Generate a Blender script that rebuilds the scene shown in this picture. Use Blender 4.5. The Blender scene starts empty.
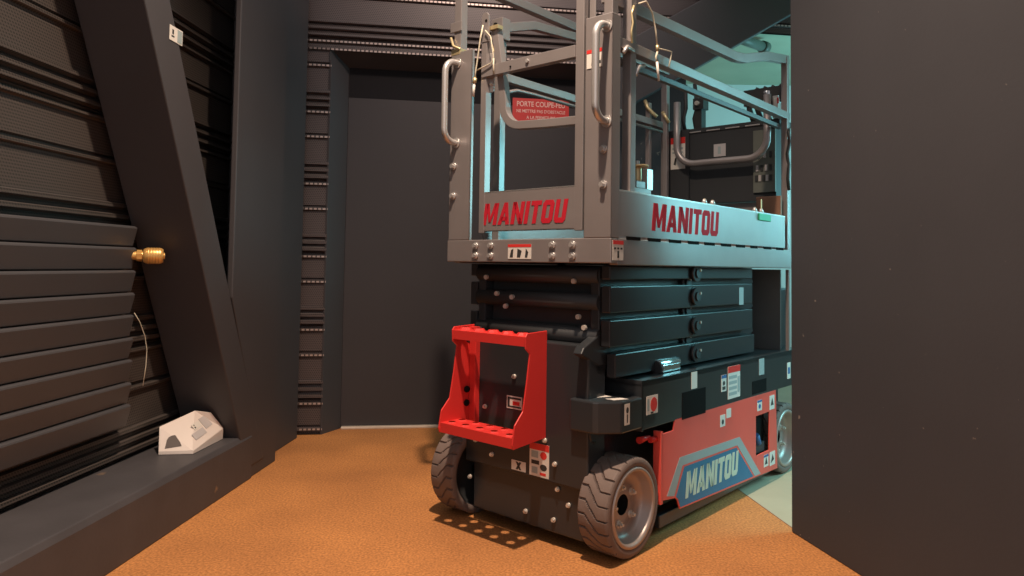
import bpy, bmesh, math, random
from mathutils import Vector, Matrix
random.seed(7)
S = bpy.context.scene
COL = S.collection
R = math.radians
pi = math.pi

# ------------------------------------------------------------------ materials
def nodes(name):
    m = bpy.data.materials.new(name)
    m.use_nodes = True
    nt = m.node_tree
    return m, nt, nt.nodes['Principled BSDF']

def setin(b, k, v):
    if k in b.inputs:
        b.inputs[k].default_value = v

def mat(name, c, rough=.5, metal=0., var=.12, scale=18., bump=0., bscale=200., spec=.5, emit=None, strength=0., dust=None):
    """plain paint / metal / plastic with a little procedural unevenness"""
    m, nt, b = nodes(name)
    L = nt.links
    tc = nt.nodes.new('ShaderNodeTexCoord')
    nz = nt.nodes.new('ShaderNodeTexNoise')
    nz.inputs['Scale'].default_value = scale
    nz.inputs['Detail'].default_value = 5
    L.new(tc.outputs['Object'], nz.inputs['Vector'])
    mx = nt.nodes.new('ShaderNodeMix'); mx.data_type = 'RGBA'
    lo = [max(0, v * (1 - var)) for v in c]; hi = [min(1, v * (1 + var)) for v in c]
    mx.inputs[6].default_value = (*lo, 1); mx.inputs[7].default_value = (*hi, 1)
    L.new(nz.outputs['Fac'], mx.inputs[0])
    out = mx.outputs[2]
    if dust:
        n2 = nt.nodes.new('ShaderNodeTexNoise'); n2.inputs['Scale'].default_value = dust[1]; n2.inputs['Detail'].default_value = 8
        L.new(tc.outputs['Object'], n2.inputs['Vector'])
        rp = nt.nodes.new('ShaderNodeValToRGB')
        rp.color_ramp.elements[0].position = dust[2]; rp.color_ramp.elements[1].position = dust[2] + .06
        L.new(n2.outputs['Fac'], rp.inputs['Fac'])
        m2 = nt.nodes.new('ShaderNodeMix'); m2.data_type = 'RGBA'
        L.new(rp.outputs['Color'], m2.inputs[0]); L.new(out, m2.inputs[6]); m2.inputs[7].default_value = (*dust[0], 1)
        out = m2.outputs[2]
    L.new(out, b.inputs['Base Color'])
    setin(b, 'Roughness', rough); setin(b, 'Metallic', metal); setin(b, 'Specular IOR Level', spec)
    if bump:
        n3 = nt.nodes.new('ShaderNodeTexNoise'); n3.inputs['Scale'].default_value = bscale; n3.inputs['Detail'].default_value = 3
        L.new(tc.outputs['Object'], n3.inputs['Vector'])
        bp = nt.nodes.new('ShaderNodeBump'); bp.inputs['Strength'].default_value = bump; bp.inputs['Distance'].default_value = .004
        L.new(n3.outputs['Fac'], bp.inputs['Height']); L.new(bp.outputs['Normal'], b.inputs['Normal'])
    if emit:
        setin(b, 'Emission Color', (*emit, 1)); setin(b, 'Emission Strength', strength)
    return m

def perforated(name, c, hole, pitch, ax):
    """sheet metal with a staggered lattice of small holes; ax = the two object axes the lattice lies in"""
    m, nt, b = nodes(name)
    L = nt.links
    tc = nt.nodes.new('ShaderNodeTexCoord'); sp = nt.nodes.new('ShaderNodeSeparateXYZ')
    L.new(tc.outputs['Object'], sp.inputs[0])
    def mth(op, a, bb):
        n = nt.nodes.new('ShaderNodeMath'); n.operation = op
        for i, v in enumerate((a, bb)):
            if isinstance(v, (int, float)): n.inputs[i].default_value = v
            else: L.new(v, n.inputs[i])
        return n.outputs[0]
    v = mth('MULTIPLY', sp.outputs[ax[1]], 1 / (pitch * .87)); u = mth('MULTIPLY', sp.outputs[ax[0]], 1 / pitch)
    u = mth('ADD', u, mth('MULTIPLY', v, .5))
    cb = nt.nodes.new('ShaderNodeCombineXYZ'); L.new(u, cb.inputs[0]); L.new(v, cb.inputs[1])
    vo = nt.nodes.new('ShaderNodeTexVoronoi'); vo.voronoi_dimensions = '2D'; vo.inputs['Randomness'].default_value = 0; vo.inputs['Scale'].default_value = 1
    L.new(cb.outputs[0], vo.inputs['Vector'])
    rp = nt.nodes.new('ShaderNodeValToRGB')
    rp.color_ramp.elements[0].position = .27; rp.color_ramp.elements[1].position = .36
    rp.color_ramp.elements[0].color = (*hole, 1); rp.color_ramp.elements[1].color = (*c, 1)
    L.new(vo.outputs['Distance'], rp.inputs['Fac'])
    L.new(rp.outputs['Color'], b.inputs['Base Color'])
    setin(b, 'Roughness', .45); setin(b, 'Metallic', .0); setin(b, 'Specular IOR Level', .5)
    return m

def dashed(name, c, gap, period, axis):
    """punched edge strip: light on the perforated row put into the colour as pale dashes"""
    m, nt, b = nodes(name); L = nt.links
    tc = nt.nodes.new('ShaderNodeTexCoord'); sp = nt.nodes.new('ShaderNodeSeparateXYZ'); L.new(tc.outputs['Object'], sp.inputs[0])
    a = nt.nodes.new('ShaderNodeMath'); a.operation = 'PINGPONG'; a.inputs[1].default_value = period / 2; L.new(sp.outputs[axis], a.inputs[0])
    rp = nt.nodes.new('ShaderNodeMapRange'); rp.inputs[1].default_value = period * .12; rp.inputs[2].default_value = period * .24; L.new(a.outputs[0], rp.inputs[0])
    mx = nt.nodes.new('ShaderNodeMix'); mx.data_type = 'RGBA'; mx.inputs[6].default_value = (*gap, 1); mx.inputs[7].default_value = (*c, 1)
    L.new(rp.outputs[0], mx.inputs[0]); L.new(mx.outputs[2], b.inputs['Base Color']); setin(b, 'Roughness', .35); setin(b, 'Metallic', .3)
    return m

def floor_mat():
    m, nt, b = nodes('orange_cork_carpet')
    L = nt.links
    tc = nt.nodes.new('ShaderNodeTexCoord')
    def noise(sc, det=4):
        n = nt.nodes.new('ShaderNodeTexNoise'); n.inputs['Scale'].default_value = sc; n.inputs['Detail'].default_value = det
        L.new(tc.outputs['Object'], n.inputs['Vector']); return n.outputs['Fac']
    def ramp(f, p0, c0, p1, c1):
        r = nt.nodes.new('ShaderNodeValToRGB'); e = r.color_ramp.elements
        e[0].position = p0; e[0].color = (*c0, 1); e[1].position = p1; e[1].color = (*c1, 1); L.new(f, r.inputs['Fac']); return r.outputs['Color']
    base = ramp(noise(2.2, 6), .3, (.37, .155, .050), .7, (.52, .225, .070))
    grain = ramp(noise(120, 3), .33, (.62, .60, .58), .65, (1.30, 1.26, 1.22))
    mx = nt.nodes.new('ShaderNodeMix'); mx.data_type = 'RGBA'; mx.blend_type = 'MULTIPLY'; mx.inputs[0].default_value = .85
    L.new(base, mx.inputs[6]); L.new(grain, mx.inputs[7])
    L.new(mx.outputs[2], b.inputs['Base Color'])
    setin(b, 'Roughness', .78); setin(b, 'Specular IOR Level', .35)
    bp = nt.nodes.new('ShaderNodeBump'); bp.inputs['Strength'].default_value = .08; bp.inputs['Distance'].default_value = .004
    L.new(noise(260, 5), bp.inputs['Height']); L.new(bp.outputs['Normal'], b.inputs['Normal'])
    return m

BROWN = (.055, .051, .054)
M = dict(
    floor=floor_mat(),
    darkwall=mat('dark_brown_wall_paint', (.046, .046, .051), .6, var=.12, scale=3, bump=.08, bscale=60, spec=.35, dust=((.28, .24, .2), 30., .70)),
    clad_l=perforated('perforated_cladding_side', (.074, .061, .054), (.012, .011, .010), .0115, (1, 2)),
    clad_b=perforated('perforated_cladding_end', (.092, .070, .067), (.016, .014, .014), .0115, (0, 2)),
    lip=dashed('punched_light_dashes', (.46, .37, .33), (.05, .04, .04), .024, 0),  # light along the perforated rows, painted as pale dashes
    brown=mat('dark_brown_steel_paint', BROWN, .5, var=.08, scale=4, bump=.05, bscale=40, spec=.4),
    slat=mat('brown_slat_paint', (.056, .054, .057), .42, var=.06, scale=5, spec=.5),
    ledge=mat('worn_ledge_paint', (.062, .058, .061), .5, var=.25, scale=7, bump=.1, bscale=50, spec=.4, dust=((.26, .17, .1), 9., .70)),
    door=mat('door_paint', (.040, .036, .038), .5, var=.1, scale=3, spec=.4),
    recess=mat('door_window_dark', (.018, .018, .020), .85, var=.05, spec=.12),
    tile=mat('pale_grey_floor_tile', (.40, .37, .26), .6, var=.15, scale=6, bump=.1, bscale=60),
    strip=mat('threshold_metal', (.62, .52, .42), .4, .2),
    farwall=mat('next_room_white_paint', (.62, .66, .64), .7, var=.05, scale=2),
    farceil=mat('next_room_ceiling_cloth', (.40, .44, .33), .85, var=.2, scale=3, bump=.5, bscale=9),
    pipe=mat('dull_dark_pipe', (.12, .13, .11), .5),
    galvd=mat('dark_grey_steel', (.13, .14, .14), .5, .2),
    galv=mat('galvanised_steel', (.30, .27, .262), .36, .45, var=.12, scale=9, bump=.03, bscale=60),
    alu=mat('bright_aluminium', (.56, .54, .52), .28, .6, var=.06, scale=12),
    black=mat('gloss_black_paint', (.026, .029, .032), .30, var=.1, scale=6, spec=.5),
    blackm=mat('matt_black_paint', (.030, .032, .034), .55, var=.1, scale=6, spec=.4),
    dark=mat('dark_void', (.010, .010, .010), .9, spec=.05),
    red=mat('red_paint', (.62, .035, .030), .38, var=.08, scale=5, spec=.5),
    redp=mat('red_side_panel_paint', (.76, .095, .070), .4, var=.12, scale=4, spec=.5),
    redl=mat('red_lettering', (.46, .015, .03), .75, var=.05, spec=.15),
    blue=mat('blue_decal', (.015, .14, .27), .45, var=.06),
    greyd=mat('grey_decal', (.30, .36, .36), .5, var=.05),
    pale=mat('pale_lettering', (.50, .58, .46), .5, var=.05),
    white=mat('white_sticker', (.66, .62, .56), .5, var=.05),
    ink=mat('black_ink', (.03, .03, .03), .6),
    bluei=mat('blue_ink', (.03, .12, .3), .5),
    tyre=mat('dusty_tyre_rubber', (.16, .118, .10), .75, var=.22, scale=22, bump=.2, bscale=120),
    rim=mat('rim_grey_metal', (.38, .32, .29), .4, .45, var=.15, scale=10),
    nut=mat('zinc_nut', (.62, .57, .50), .3, .35),
    zinc=mat('yellow_zinc', (.58, .47, .26), .35, .6),
    brass=mat('brass_fitting', (.72, .42, .13), .35, .55, var=.12, scale=40),
    cord=mat('cord', (.55, .50, .38), .7),
    plast=mat('white_box_plastic', (.70, .62, .56), .45, var=.05, scale=8),
    plast2=mat('box_label_grey', (.46, .43, .42), .5),
    hole=mat('box_opening', (.11, .09, .08), .7),
    signred=mat('sign_red', (.58, .035, .030), .45, var=.04),
    signtxt=mat('sign_lettering', (.80, .55, .48), .5),
    green=mat('green_plastic', (.02, .34, .15), .4),
    rust=mat('bare_brown_board', (.24, .12, .07), .6, var=.2),
    hose=mat('black_rubber_hose', (.03, .03, .03), .45),
    chrome=mat('chromed_steel', (.62, .64, .66), .15, .9),
)

# ------------------------------------------------------------------ mesh builder
class MB:
    def __init__(s): s.v = []; s.f = []; s.m = []; s.sm = []; s.mats = []
    def mi(s, k):
        if k not in s.mats: s.mats.append(k)
        return s.mats.index(k)
    def add(s, vs, fs, k, smooth=False):
        o = len(s.v); s.v += [tuple(v) for v in vs]; i = s.mi(k)
        for f in fs: s.f.append(tuple(o + q for q in f)); s.m.append(i); s.sm.append(smooth)
    def box(s, a, b, k):
        x0, y0, z0 = [min(p, q) for p, q in zip(a, b)]; x1, y1, z1 = [max(p, q) for p, q in zip(a, b)]
        s.add([(x0, y0, z0), (x1, y0, z0), (x1, y1, z0), (x0, y1, z0), (x0, y0, z1), (x1, y0, z1), (x1, y1, z1), (x0, y1, z1)],
              [(0, 3, 2, 1), (4, 5, 6, 7), (0, 1, 5, 4), (1, 2, 6, 5), (2, 3, 7, 6), (3, 0, 4, 7)], k)
        return s
    def prism(s, poly, o, u, v, n, t, k):
        """extrude a 2-D outline (u,v axes at o) by t along n"""
        o, u, v, n = Vector(o), Vector(u), Vector(v), Vector(n)
        N = len(poly); A = [o + u * p[0] + v * p[1] for p in poly]; B = [p + n * t for p in A]
        s.add(A + B, [tuple(range(N - 1, -1, -1)), tuple(range(N, 2 * N))] + [(i, (i + 1) % N, N + (i + 1) % N, N + i) for i in range(N)], k)
        return s
    def tube(s, pts, r, k, n=10, cap=True):
        pts = [Vector(p) for p in pts]; rings = []; up = None
        for i, p in enumerate(pts):
            d = (pts[min(i + 1, len(pts) - 1)] - pts[max(i - 1, 0)]).normalized()
            if up is None: up = Vector((0, 0, 1)) if abs(d.z) < .9 else Vector((1, 0, 0))
            a = (up - d * up.dot(d)).normalized(); up = a; b = d.cross(a)
            rings.append([p + (a * math.cos(2 * pi * j / n) + b * math.sin(2 * pi * j / n)) * r for j in range(n)])
        fs = []
        for i in range(len(pts) - 1):
            for j in range(n): fs.append((i * n + j, i * n + (j + 1) % n, (i + 1) * n + (j + 1) % n, (i + 1) * n + j))
        if cap: fs += [tuple(range(n - 1, -1, -1)), tuple(range((len(pts) - 1) * n, len(pts) * n))]
        s.add([v for r_ in rings for v in r_], fs, k, True); return s
    def bar(s, pts, side, w, h, k):
        """rectangular section swept along pts; side = direction of the width"""
        pts = [Vector(p) for p in pts]; side = Vector(side).normalized(); vs = []; fs = []
        for i, p in enumerate(pts):
            d1 = (pts[i] - pts[i - 1]).normalized() if i else (pts[1] - pts[0]).normalized()
            d2 = (pts[i + 1] - pts[i]).normalized() if i < len(pts) - 1 else d1
            d = (d1 + d2).normalized(); sd = (side - d * side.dot(d)).normalized(); up = sd.cross(d)
            c = max(.5, d.dot(d1)); hh = h / c
            vs += [p + sd * w / 2 + up * hh / 2, p - sd * w / 2 + up * hh / 2, p - sd * w / 2 - up * hh / 2, p + sd * w / 2 - up * hh / 2]
        n = len(pts)
        for i in range(n - 1):
            for j in range(4): fs.append((i * 4 + j, i * 4 + (j + 1) % 4, i * 4 + 4 + (j + 1) % 4, i * 4 + 4 + j))
        fs += [(3, 2, 1, 0), (4 * n - 4, 4 * n - 3, 4 * n - 2, 4 * n - 1)]
        s.add(vs, fs, k); return s
    def cyl(s, p, q, r, k, n=16, r2=None):
        p, q = Vector(p), Vector(q); d = (q - p).normalized(); a = d.orthogonal().normalized(); b = d.cross(a); r2 = r if r2 is None else r2
        A = [p + (a * math.cos(2 * pi * j / n) + b * math.sin(2 * pi * j / n)) * r for j in range(n)]
        B = [q + (a * math.cos(2 * pi * j / n) + b * math.sin(2 * pi * j / n)) * r2 for j in range(n)]
        o = len(s.v); s.v += [tuple(v) for v in A + B]; i = s.mi(k)
        for j in range(n): s.f.append((o + j, o + (j + 1) % n, o + n + (j + 1) % n, o + n + j)); s.m.append(i); s.sm.append(n > 8)
        for f in (tuple(o + j for j in range(n - 1, -1, -1)), tuple(o + n + j for j in range(n))): s.f.append(f); s.m.append(i); s.sm.append(False)
        return s
    def lathe(s, prof, c, axis, k, n=40):
        """prof: (distance along axis, radius)"""
        c, ax = Vector(c), Vector(axis).normalized(); a = ax.orthogonal().normalized(); b = ax.cross(a)
        vs = [c + ax * t + (a * math.cos(2 * pi * j / n) + b * math.sin(2 * pi * j / n)) * r for t, r in prof for j in range(n)]
        fs = [(i * n + j, i * n + (j + 1) % n, (i + 1) * n + (j + 1) % n, (i + 1) * n + j) for i in range(len(prof) - 1) for j in range(n)]
        s.add(vs, fs, k, True); return s
    def build(s, name, parent=None, bevel=0., loc=None, rotz=None, fix=True):
        me = bpy.data.meshes.new(name); me.from_pydata(s.v, [], s.f)
        for k in s.mats: me.materials.append(M[k])
        me.polygons.foreach_set('material_index', s.m); me.polygons.foreach_set('use_smooth', s.sm)
        me.update()
        if fix:
            bm = bmesh.new(); bm.from_mesh(me); bmesh.ops.recalc_face_normals(bm, faces=bm.faces); bm.to_mesh(me); bm.free()
        o = bpy.data.objects.new(name, me); COL.objects.link(o)
        if parent: o.parent = parent
        if loc is not None: o.location = loc
        if rotz is not None: o.rotation_euler = (0, 0, rotz)
        if bevel:
            b = o.modifiers.new('edge', 'BEVEL'); b.width = bevel; b.segments = 2; b.limit_method = 'ANGLE'; b.angle_limit = R(40)
        return o

def tag(o, label=None, cat=None, group=None, kind=None):
    for k, v in (('label', label), ('category', cat), ('group', group), ('kind', kind)):
        if v: o[k] = v
    return o
def structure(o): o['kind'] = 'structure'; return o

def arc(c, r, a0, a1, u, v, n=8):
    c, u, v = Vector(c), Vector(u), Vector(v)
    return [c + u * (r * math.cos(R(a0 + (a1 - a0) * i / n))) + v * (r * math.sin(R(a0 + (a1 - a0) * i / n))) for i in range(n + 1)]

# bold slanted block capitals: convex outlines, height 1
st = .23
GLYPH = {
    'M': (.92, [[(0, 0), (st, 0), (st, 1), (0, 1)], [(.69, 0), (.92, 0), (.92, 1), (.69, 1)], [(.10, 1), (st + .05, 1), (.53, .12), (.39, .12)], [(.64, 1), (.82, 1), (.53, .12), (.39, .12)]]),
    'A': (.74, [[(0, 0), (st, 0), (.46, 1), (.26, 1)], [(.51, 0), (.74, 0), (.48, 1), (.28, 1)], [(.14, .18), (.6, .18), (.55, .36), (.19, .36)]]),
    'N': (.74, [[(0, 0), (st, 0), (st, 1), (0, 1)], [(.51, 0), (.74, 0), (.74, 1), (.51, 1)], [(0, 1), (st, 1), (.74, 0), (.51, 0)]]),
    'I': (.23, [[(0, 0), (st, 0), (st, 1), (0, 1)]]),
    'T': (.62, [[(.195, 0), (.425, 0), (.425, .8), (.195, .8)], [(0, .8), (.62, .8), (.62, 1), (0, 1)]]),
    'O': (.66, [[(0, .14), (st, .14), (st, .86), (0, .86)], [(.43, .14), (.66, .14), (.66, .86), (.43, .86)], [(0, .86), (.66, .86), (.54, 1), (.12, 1)], [(.12, 0), (.54, 0), (.66, .14), (0, .14)], [(st, .78), (.43, .78), (.43, .86), (st, .86)], [(st, .14), (.43, .14), (.43, .22), (st, .22)]]),
    'U': (.66, [[(0, .14), (st, .14), (st, 1), (0, 1)], [(.43, .14), (.66, .14), (.66, 1), (.43, 1)], [(.12, 0), (.54, 0), (.66, .14), (0, .14)], [(st, .14), (.43, .14), (.43, .22), (st, .22)]]),
}
def word(mb, text, o, u, v, n, width, height, k, slant=.12, gap=.09, t=.0012):
    tot = sum(GLYPH[c][0] for c in text) + gap * (len(text) - 1); sx = width / (tot + slant); x = 0
    for c in text:
        w, polys = GLYPH[c]
        for p in polys: mb.prism([((x + q[0] + slant * q[1]) * sx, q[1] * height) for q in p], o, u, v, n, t, k)
        x += w + gap

# a sticker: plate, coloured header, a few dark pictogram marks
def sticker(name, parent, o, u, v, n, w, h, head=None, marks=(), base='white'):
    mb = MB(); o = Vector(o)
    mb.prism([(0, 0), (w, 0), (w, h), (0, h)], o, u, v, n, .0012, base)
    if head: mb.prism([(0, h * .8), (w, h * .8), (w, h), (0, h)], o + Vector(n) * .0012, u, v, n, .0006, head)
    for poly, k in marks: mb.prism([(p[0] * w, p[1] * h) for p in poly], o + Vector(n) * .0012, u, v, n, .0006, k)
    return mb.build(name, parent)
def rect(x0, y0, x1, y1): return [(x0, y0), (x1, y0), (x1, y1), (x0, y1)]
def blob(cx, cy, rx, ry, n=10): return [(cx + rx * math.cos(2 * pi * i / n), cy + ry * math.sin(2 * pi * i / n)) for i in range(n)]

# ------------------------------------------------------------------ places
CAMH = .95
YW, YB = R(5.0), R(8.45)
P0 = Vector((-1.091, 3.274, 0))                  # foot of the ledge at the pillar: frame of the left wall (x into room, y along it)
D0 = Vector((-.922, 4.212, 0))                   # left foot of the door: frame of the end wall (x along it, y away)
def LW(mb, name, **k): return mb.build(name, loc=P0, rotz=-YW, **k)
def BW(mb, name, **k): return mb.build(name, loc=D0, rotz=YB, **k)

X3, Y3, Z3 = (1, 0, 0), (0, 1, 0), (0, 0, 1)
# floor
structure(MB().box((-3, -2.5, -.05), (6.5, 9, 0), 'floor').build('floor'))

# cladding profile: ribs and flats repeating every 0.42 m
def cladding_profile(z0, z1, top=1.575, k=1.):
    pr = []
    n = int((z1 - z0) / (.42 * k)) + 2
    while top < z1: top += .42 * k
    for i in range(n + 1):
        t = top - .42 * k * i
        for a in (0, -.040 * k, -.080 * k):                              # three narrow ribs
            pr += [(t + a + .004, 0), (t + a, .016), (t + a - .014, .016), (t + a - .020, -.006)]
        for a in (-.122 * k, -.267 * k):                                 # lip between flats
            pr += [(t + a + .016, 0), (t + a + .010, -.010), (t + a + .002, -.010), (t + a - .002, .014), (t + a - .012, .014), (t + a - .018, 0)]
    return [(max(z0, min(z1, z)), d) for z, d in pr if z0 - .2 < z < z1 + .2]

# left wall
mb = MB(); pr = cladding_profile(0, 3.3); vs = []; fs = []
for y in (-4.6, .62):
    vs += [(-.275 + d, y, z) for z, d in pr]
N = len(pr)
fs = [(i, i + 1, N + i + 1, N + i) for i in range(N - 1)]
mb.add(vs, fs, 'clad_l'); mb.box((-.33, -4.6, 0), (-.30, .62, 3.3), 'brown')
structure(LW(mb, 'wall_left', fix=False))

# end wall
mb = MB(); vs = []
WO = -.13                                                        # the wall face stands in front of the recessed door
def bw_strip(x0, x1, z0, z1):
    pr = cladding_profile(z0, z1, 1.516, .97); N = len(pr)
    mb.add([(x, WO - d, z) for x in (x0, x1) for z, d in pr], [(i, N + i, N + i + 1, i + 1) for i in range(N - 1)], 'clad_b')
    for i, (z, d) in enumerate(pr):                              # the punched edges of the lips, with light dashes in their colour
        if i < N - 2 and abs(d + .010) < 1e-6 and abs(pr[i + 1][1] - .014) < 1e-6:
            zz = pr[i + 1][0]; mb.box((x0, WO - .0165, zz - .009), (x1, WO - .0145, zz + .001), 'lip')
bw_strip(-.36, -.088, 0, 2.165); bw_strip(-.36, 2.06, 2.165, 3.6); bw_strip(2.06, 3.4, 2.42, 3.6)
mb.box((-.5, WO + .03, 0), (-.085, WO + .06, 3.6), 'brown'); mb.box((-.085, WO + .03, 2.18), (2.02, WO + .06, 3.6), 'brown'); mb.box((1.47, WO - .02, 0), (2.02, .12, 2.3), 'darkwall'); mb.box((-.2, .03, 0), (1.5, .1, 2.4), 'brown')
structure(BW(mb, 'wall_back', fix=False))

structure(MB().prism([(1.027, 3.204), (1.098, 2.56), (6.4, 2.56), (6.4, 6.5), (.66, 6.5)], (0, 0, 0), X3, Y3, Z3, .0005, 'tile').build('floor_tile'))
structure(MB().prism([(1.025, 3.204), (1.029, 3.204), (1.10, 2.56), (1.096, 2.56)], (0, 0, 0), X3, Y3, Z3, .0008, 'rust').build('trim_7'))

# door with its frame
mb = MB(); mb.box((.0, .0, .012), (1.38, .03, 2.10), 'door'); d = structure(BW(mb, 'door_1', bevel=.003))
mb = MB()
mb.prism([(-.098, WO - .012), (-.090, WO - .014), (.0, -.004), (.0, .03), (-.098, .03)], (0, 0, 0), X3, Y3, Z3, 2.10, 'brown')
mb.prism([(1.48, WO - .012), (1.470, WO - .014), (1.380, -.004), (1.380, .03), (1.48, .03)], (0, 0, 0), X3, Y3, Z3, 2.10, 'brown')
# splayed head, mitred to the splayed jambs
i0, i1, o0, o1, zi, zo = 0., 1.38, -.098, 1.48, 2.098, 2.168
mb.add([(i0, -.004, zi), (i1, -.004, zi), (o1, WO - .014, zo), (o0, WO - .014, zo), (o0, .03, zo), (o1, .03, zo), (i1, .03, zi), (i0, .03, zi)],
       [(0, 1, 2, 3), (3, 2, 5, 4), (4, 5, 6, 7), (7, 6, 1, 0), (0, 3, 4, 7), (1, 6, 5, 2)], 'brown')
for x0, x1 in ((o0, i0), (o1, i1)):
    mb.add([(x0, WO - .014, 2.09), (x1, -.004, 2.09), (x1, -.004, zi), (x0, WO - .014, zo), (x0, .03, 2.09), (x1, .03, 2.09), (x1, .03, zi), (x0, .03, zo)],
           [(0, 1, 2, 3), (4, 7, 6, 5), (0, 3, 7, 4), (1, 5, 6, 2), (3, 2, 6, 7)], 'brown')
o = mb.build('door_frame', d)
mb = MB(); mb.box((.004, -.002, 1.922), (1.376, .0, 2.096), 'recess'); mb.build('door_window', d)
structure(BW(MB().box((.006, -.035, 0), (1.37, -.001, .014), 'strip'), 'trim_1', bevel=.003))

# pillar, its recessed dark neighbour, diagonal brace, ledge and slatted panel on the left wall
mb = MB(); mb.prism([(-.268, 3.3), (-.268, .80), (-.05, .32), (-.05, 0), (.235, 0), (.235, 3.3)], (-.028, 0, 0), (0, 1, 0), (0, 0, 1), (1, 0, 0), .025, 'brown'); mb.box((-.268, .21, 0), (-.02, .235, 3.3), 'brown');
structure(LW(mb, 'trim_2', bevel=.004))
structure(LW(MB().box((-.30, .262, 0), (-.069, .69, 3.3), 'brown'), 'trim_3', bevel=.004))
def bz(z): return -.164 - .503 * (z - .205)                       # ridge of the brace along the wall
mb = MB()
mb.prism([(bz(.05), .05), (bz(3.4), 3.4), (bz(3.4) + .175, 3.4), (bz(.05) + .175, .05)], (0, 0, 0), (0, 1, 0), (0, 0, 1), (-1, 0, 0), .245, 'brown')
structure(LW(mb, 'trim_4', bevel=.005))
mb = MB(); mb.prism([(0, 0), (0, .18), (-.012, .2), (-.33, .2), (-.33, 0)], (.004, -4.6, 0), (1, 0, 0), (0, 0, 1), (0, 1, 0), 4.555, 'ledge')
structure(LW(mb, 'baseboard_left', bevel=.004))
mb = MB(); zs = [1.074, .996, .913, .831, .751, .668, .589, .506, .428, .345]
for i in range(9):
    a, b = zs[i], zs[i + 1]
    mb.prism([(-.236, b + .003), (-.213, b + .003), (-.197, a - .010), (-.199, a - .005), (-.205, a - .001), (-.236, a - .001)], (0, -4.2, 0), (1, 0, 0), (0, 0, 1), (0, 1, 0), 4.2 - .636, 'slat')
mb.box((-.255, -4.2, .35), (-.236, -.66, 1.06), 'brown')
structure(LW(mb, 'trim_5', bevel=.003))

# raking beam over the far corner and the dark column under it
mb = MB(); sl = .6
mb.prism([(1.5, 2.46 + sl * (1.5 - 2.58)), (3.6, 2.46 + sl * (3.6 - 2.58)), (3.6, 2.51 + sl * (3.6 - 2.02)), (1.5, 2.51 + sl * (1.5 - 2.02))], (0, -.375, 0), X3, Z3, Y3, .28, 'brown')
structure(BW(mb, 'trim_6', bevel=.006))

# partition on the right
pd = Vector((1.131 - 1.062, 2.302 - 2.672, 0)).normalized(); ang = math.atan2(pd.y, pd.x)
mb = MB(); mb.box((0, 0, 0), (4.2, .12, 3.4), 'darkwall')
structure(mb.build('wall_right', loc=(1.062, 2.672, 0), rotz=ang, bevel=.004))

# the next room: far wall, ceiling, side wall
structure(MB().box((.2, 6.5, 0), (6.5, 6.6, 3.0), 'farwall').build('wall_far'))
structure(MB().box((1.25, 2.75, 2.62), (6.5, 6.5, 2.68), 'farceil').build('ceiling'))
structure(MB().box((6.4, 1.5, 0), (6.5, 6.5, 3.0), 'farwall').build('wall_east'))

# ------------------------------------------------------------------ the scissor lift (x backwards, y to its left, z up)
YM = R(41.91)
LO = Vector((.428, 2.399, 0))
lift = bpy.data.objects.new('scissor_lift', None); COL.objects.link(lift)
lift.location = LO; lift.rotation_euler = (0, 0, pi / 2 - YM); lift.empty_display_size = .2
tag(lift, 'compact red and black electric scissor lift with folded grey guardrails', 'scissor lift')
X, Y, Z = (1, 0, 0), (0, 1, 0), (0, 0, 1)
NX, NY = (-1, 0, 0), (0, -1, 0)
def P(mb, name, par=None, **k): return mb.build(name, par or lift, **k)

# --- chassis
mb = MB()
mb.box((-.085, .125, .045), (1.58, .63, .42), 'black')                       # tub between the wheels
mb.box((-.10, .10, .215), (.0, .66, .69), 'black')                            # front bulkhead
mb.prism([(.16, 0), (-.050, 0), (-.058, .004), (-.116, .050), (-.124, .066), (-.124, .16), (.16, .16)], (0, 0, .412), X, Y, Z, .104, 'black')
mb.prism([(.16, .755), (-.050, .755), (-.058, .751), (-.116, .705), (-.124, .689), (-.124, .60), (.16, .60)], (0, 0, .412), X, Y, Z, .104, 'black')
chassis = P(mb, 'chassis', bevel=.006)
mb = MB()                                                                    # tray with the long skirt
mb.box((.067, .0, .548), (1.56, .755, .570), 'black')
for y in (.0, .751):
    mb.prism([(.067, .405), (.067, .57), (1.56, .57), (1.56, .405)], (0, y, 0), X, Z, Y, .004, 'black')
mb.box((.067, .0, .40), (.08, .755, .56), 'black')
tray = P(mb, 'tray', bevel=.002)
def sidedecal(name, par, x, z, w, h, **k): return sticker(name, par, (x, -.0005, z), X, Z, NY, w, h, **k)
mb = MB(); mb.box((.345, -.0015, .40), (.530, .0, .497), 'dark'); P(mb, 'hand_slot', tray)
mb = MB(); mb.box((.965, -.0015, .415), (1.115, .0, .470), 'dark'); P(mb, 'hand_slot', tray)
sidedecal('decal', tray, .415, .502, .045, .062)
sidedecal('decal', tray, .665, .462, .045, .065, head='bluei', marks=[(blob(.5, .5, .25, .14), 'ink'), (rect(.2, .1, .8, .3), 'ink')])
sidedecal('decal', tray, .725, .425, .115, .130, head='red', marks=[(rect(.08, .1 + .17 * i, .72, .2 + .17 * i), 'greyd') for i in range(4)] + [(rect(.78, .15, .95, .65), 'greyd')])
sidedecal('decal', tray, 1.035, .490, .055, .07, base='greyd')
sidedecal('decal', tray, 1.36, .44, .04, .075, marks=[(rect(.2, .3, .8, .7), 'bluei')])
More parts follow.
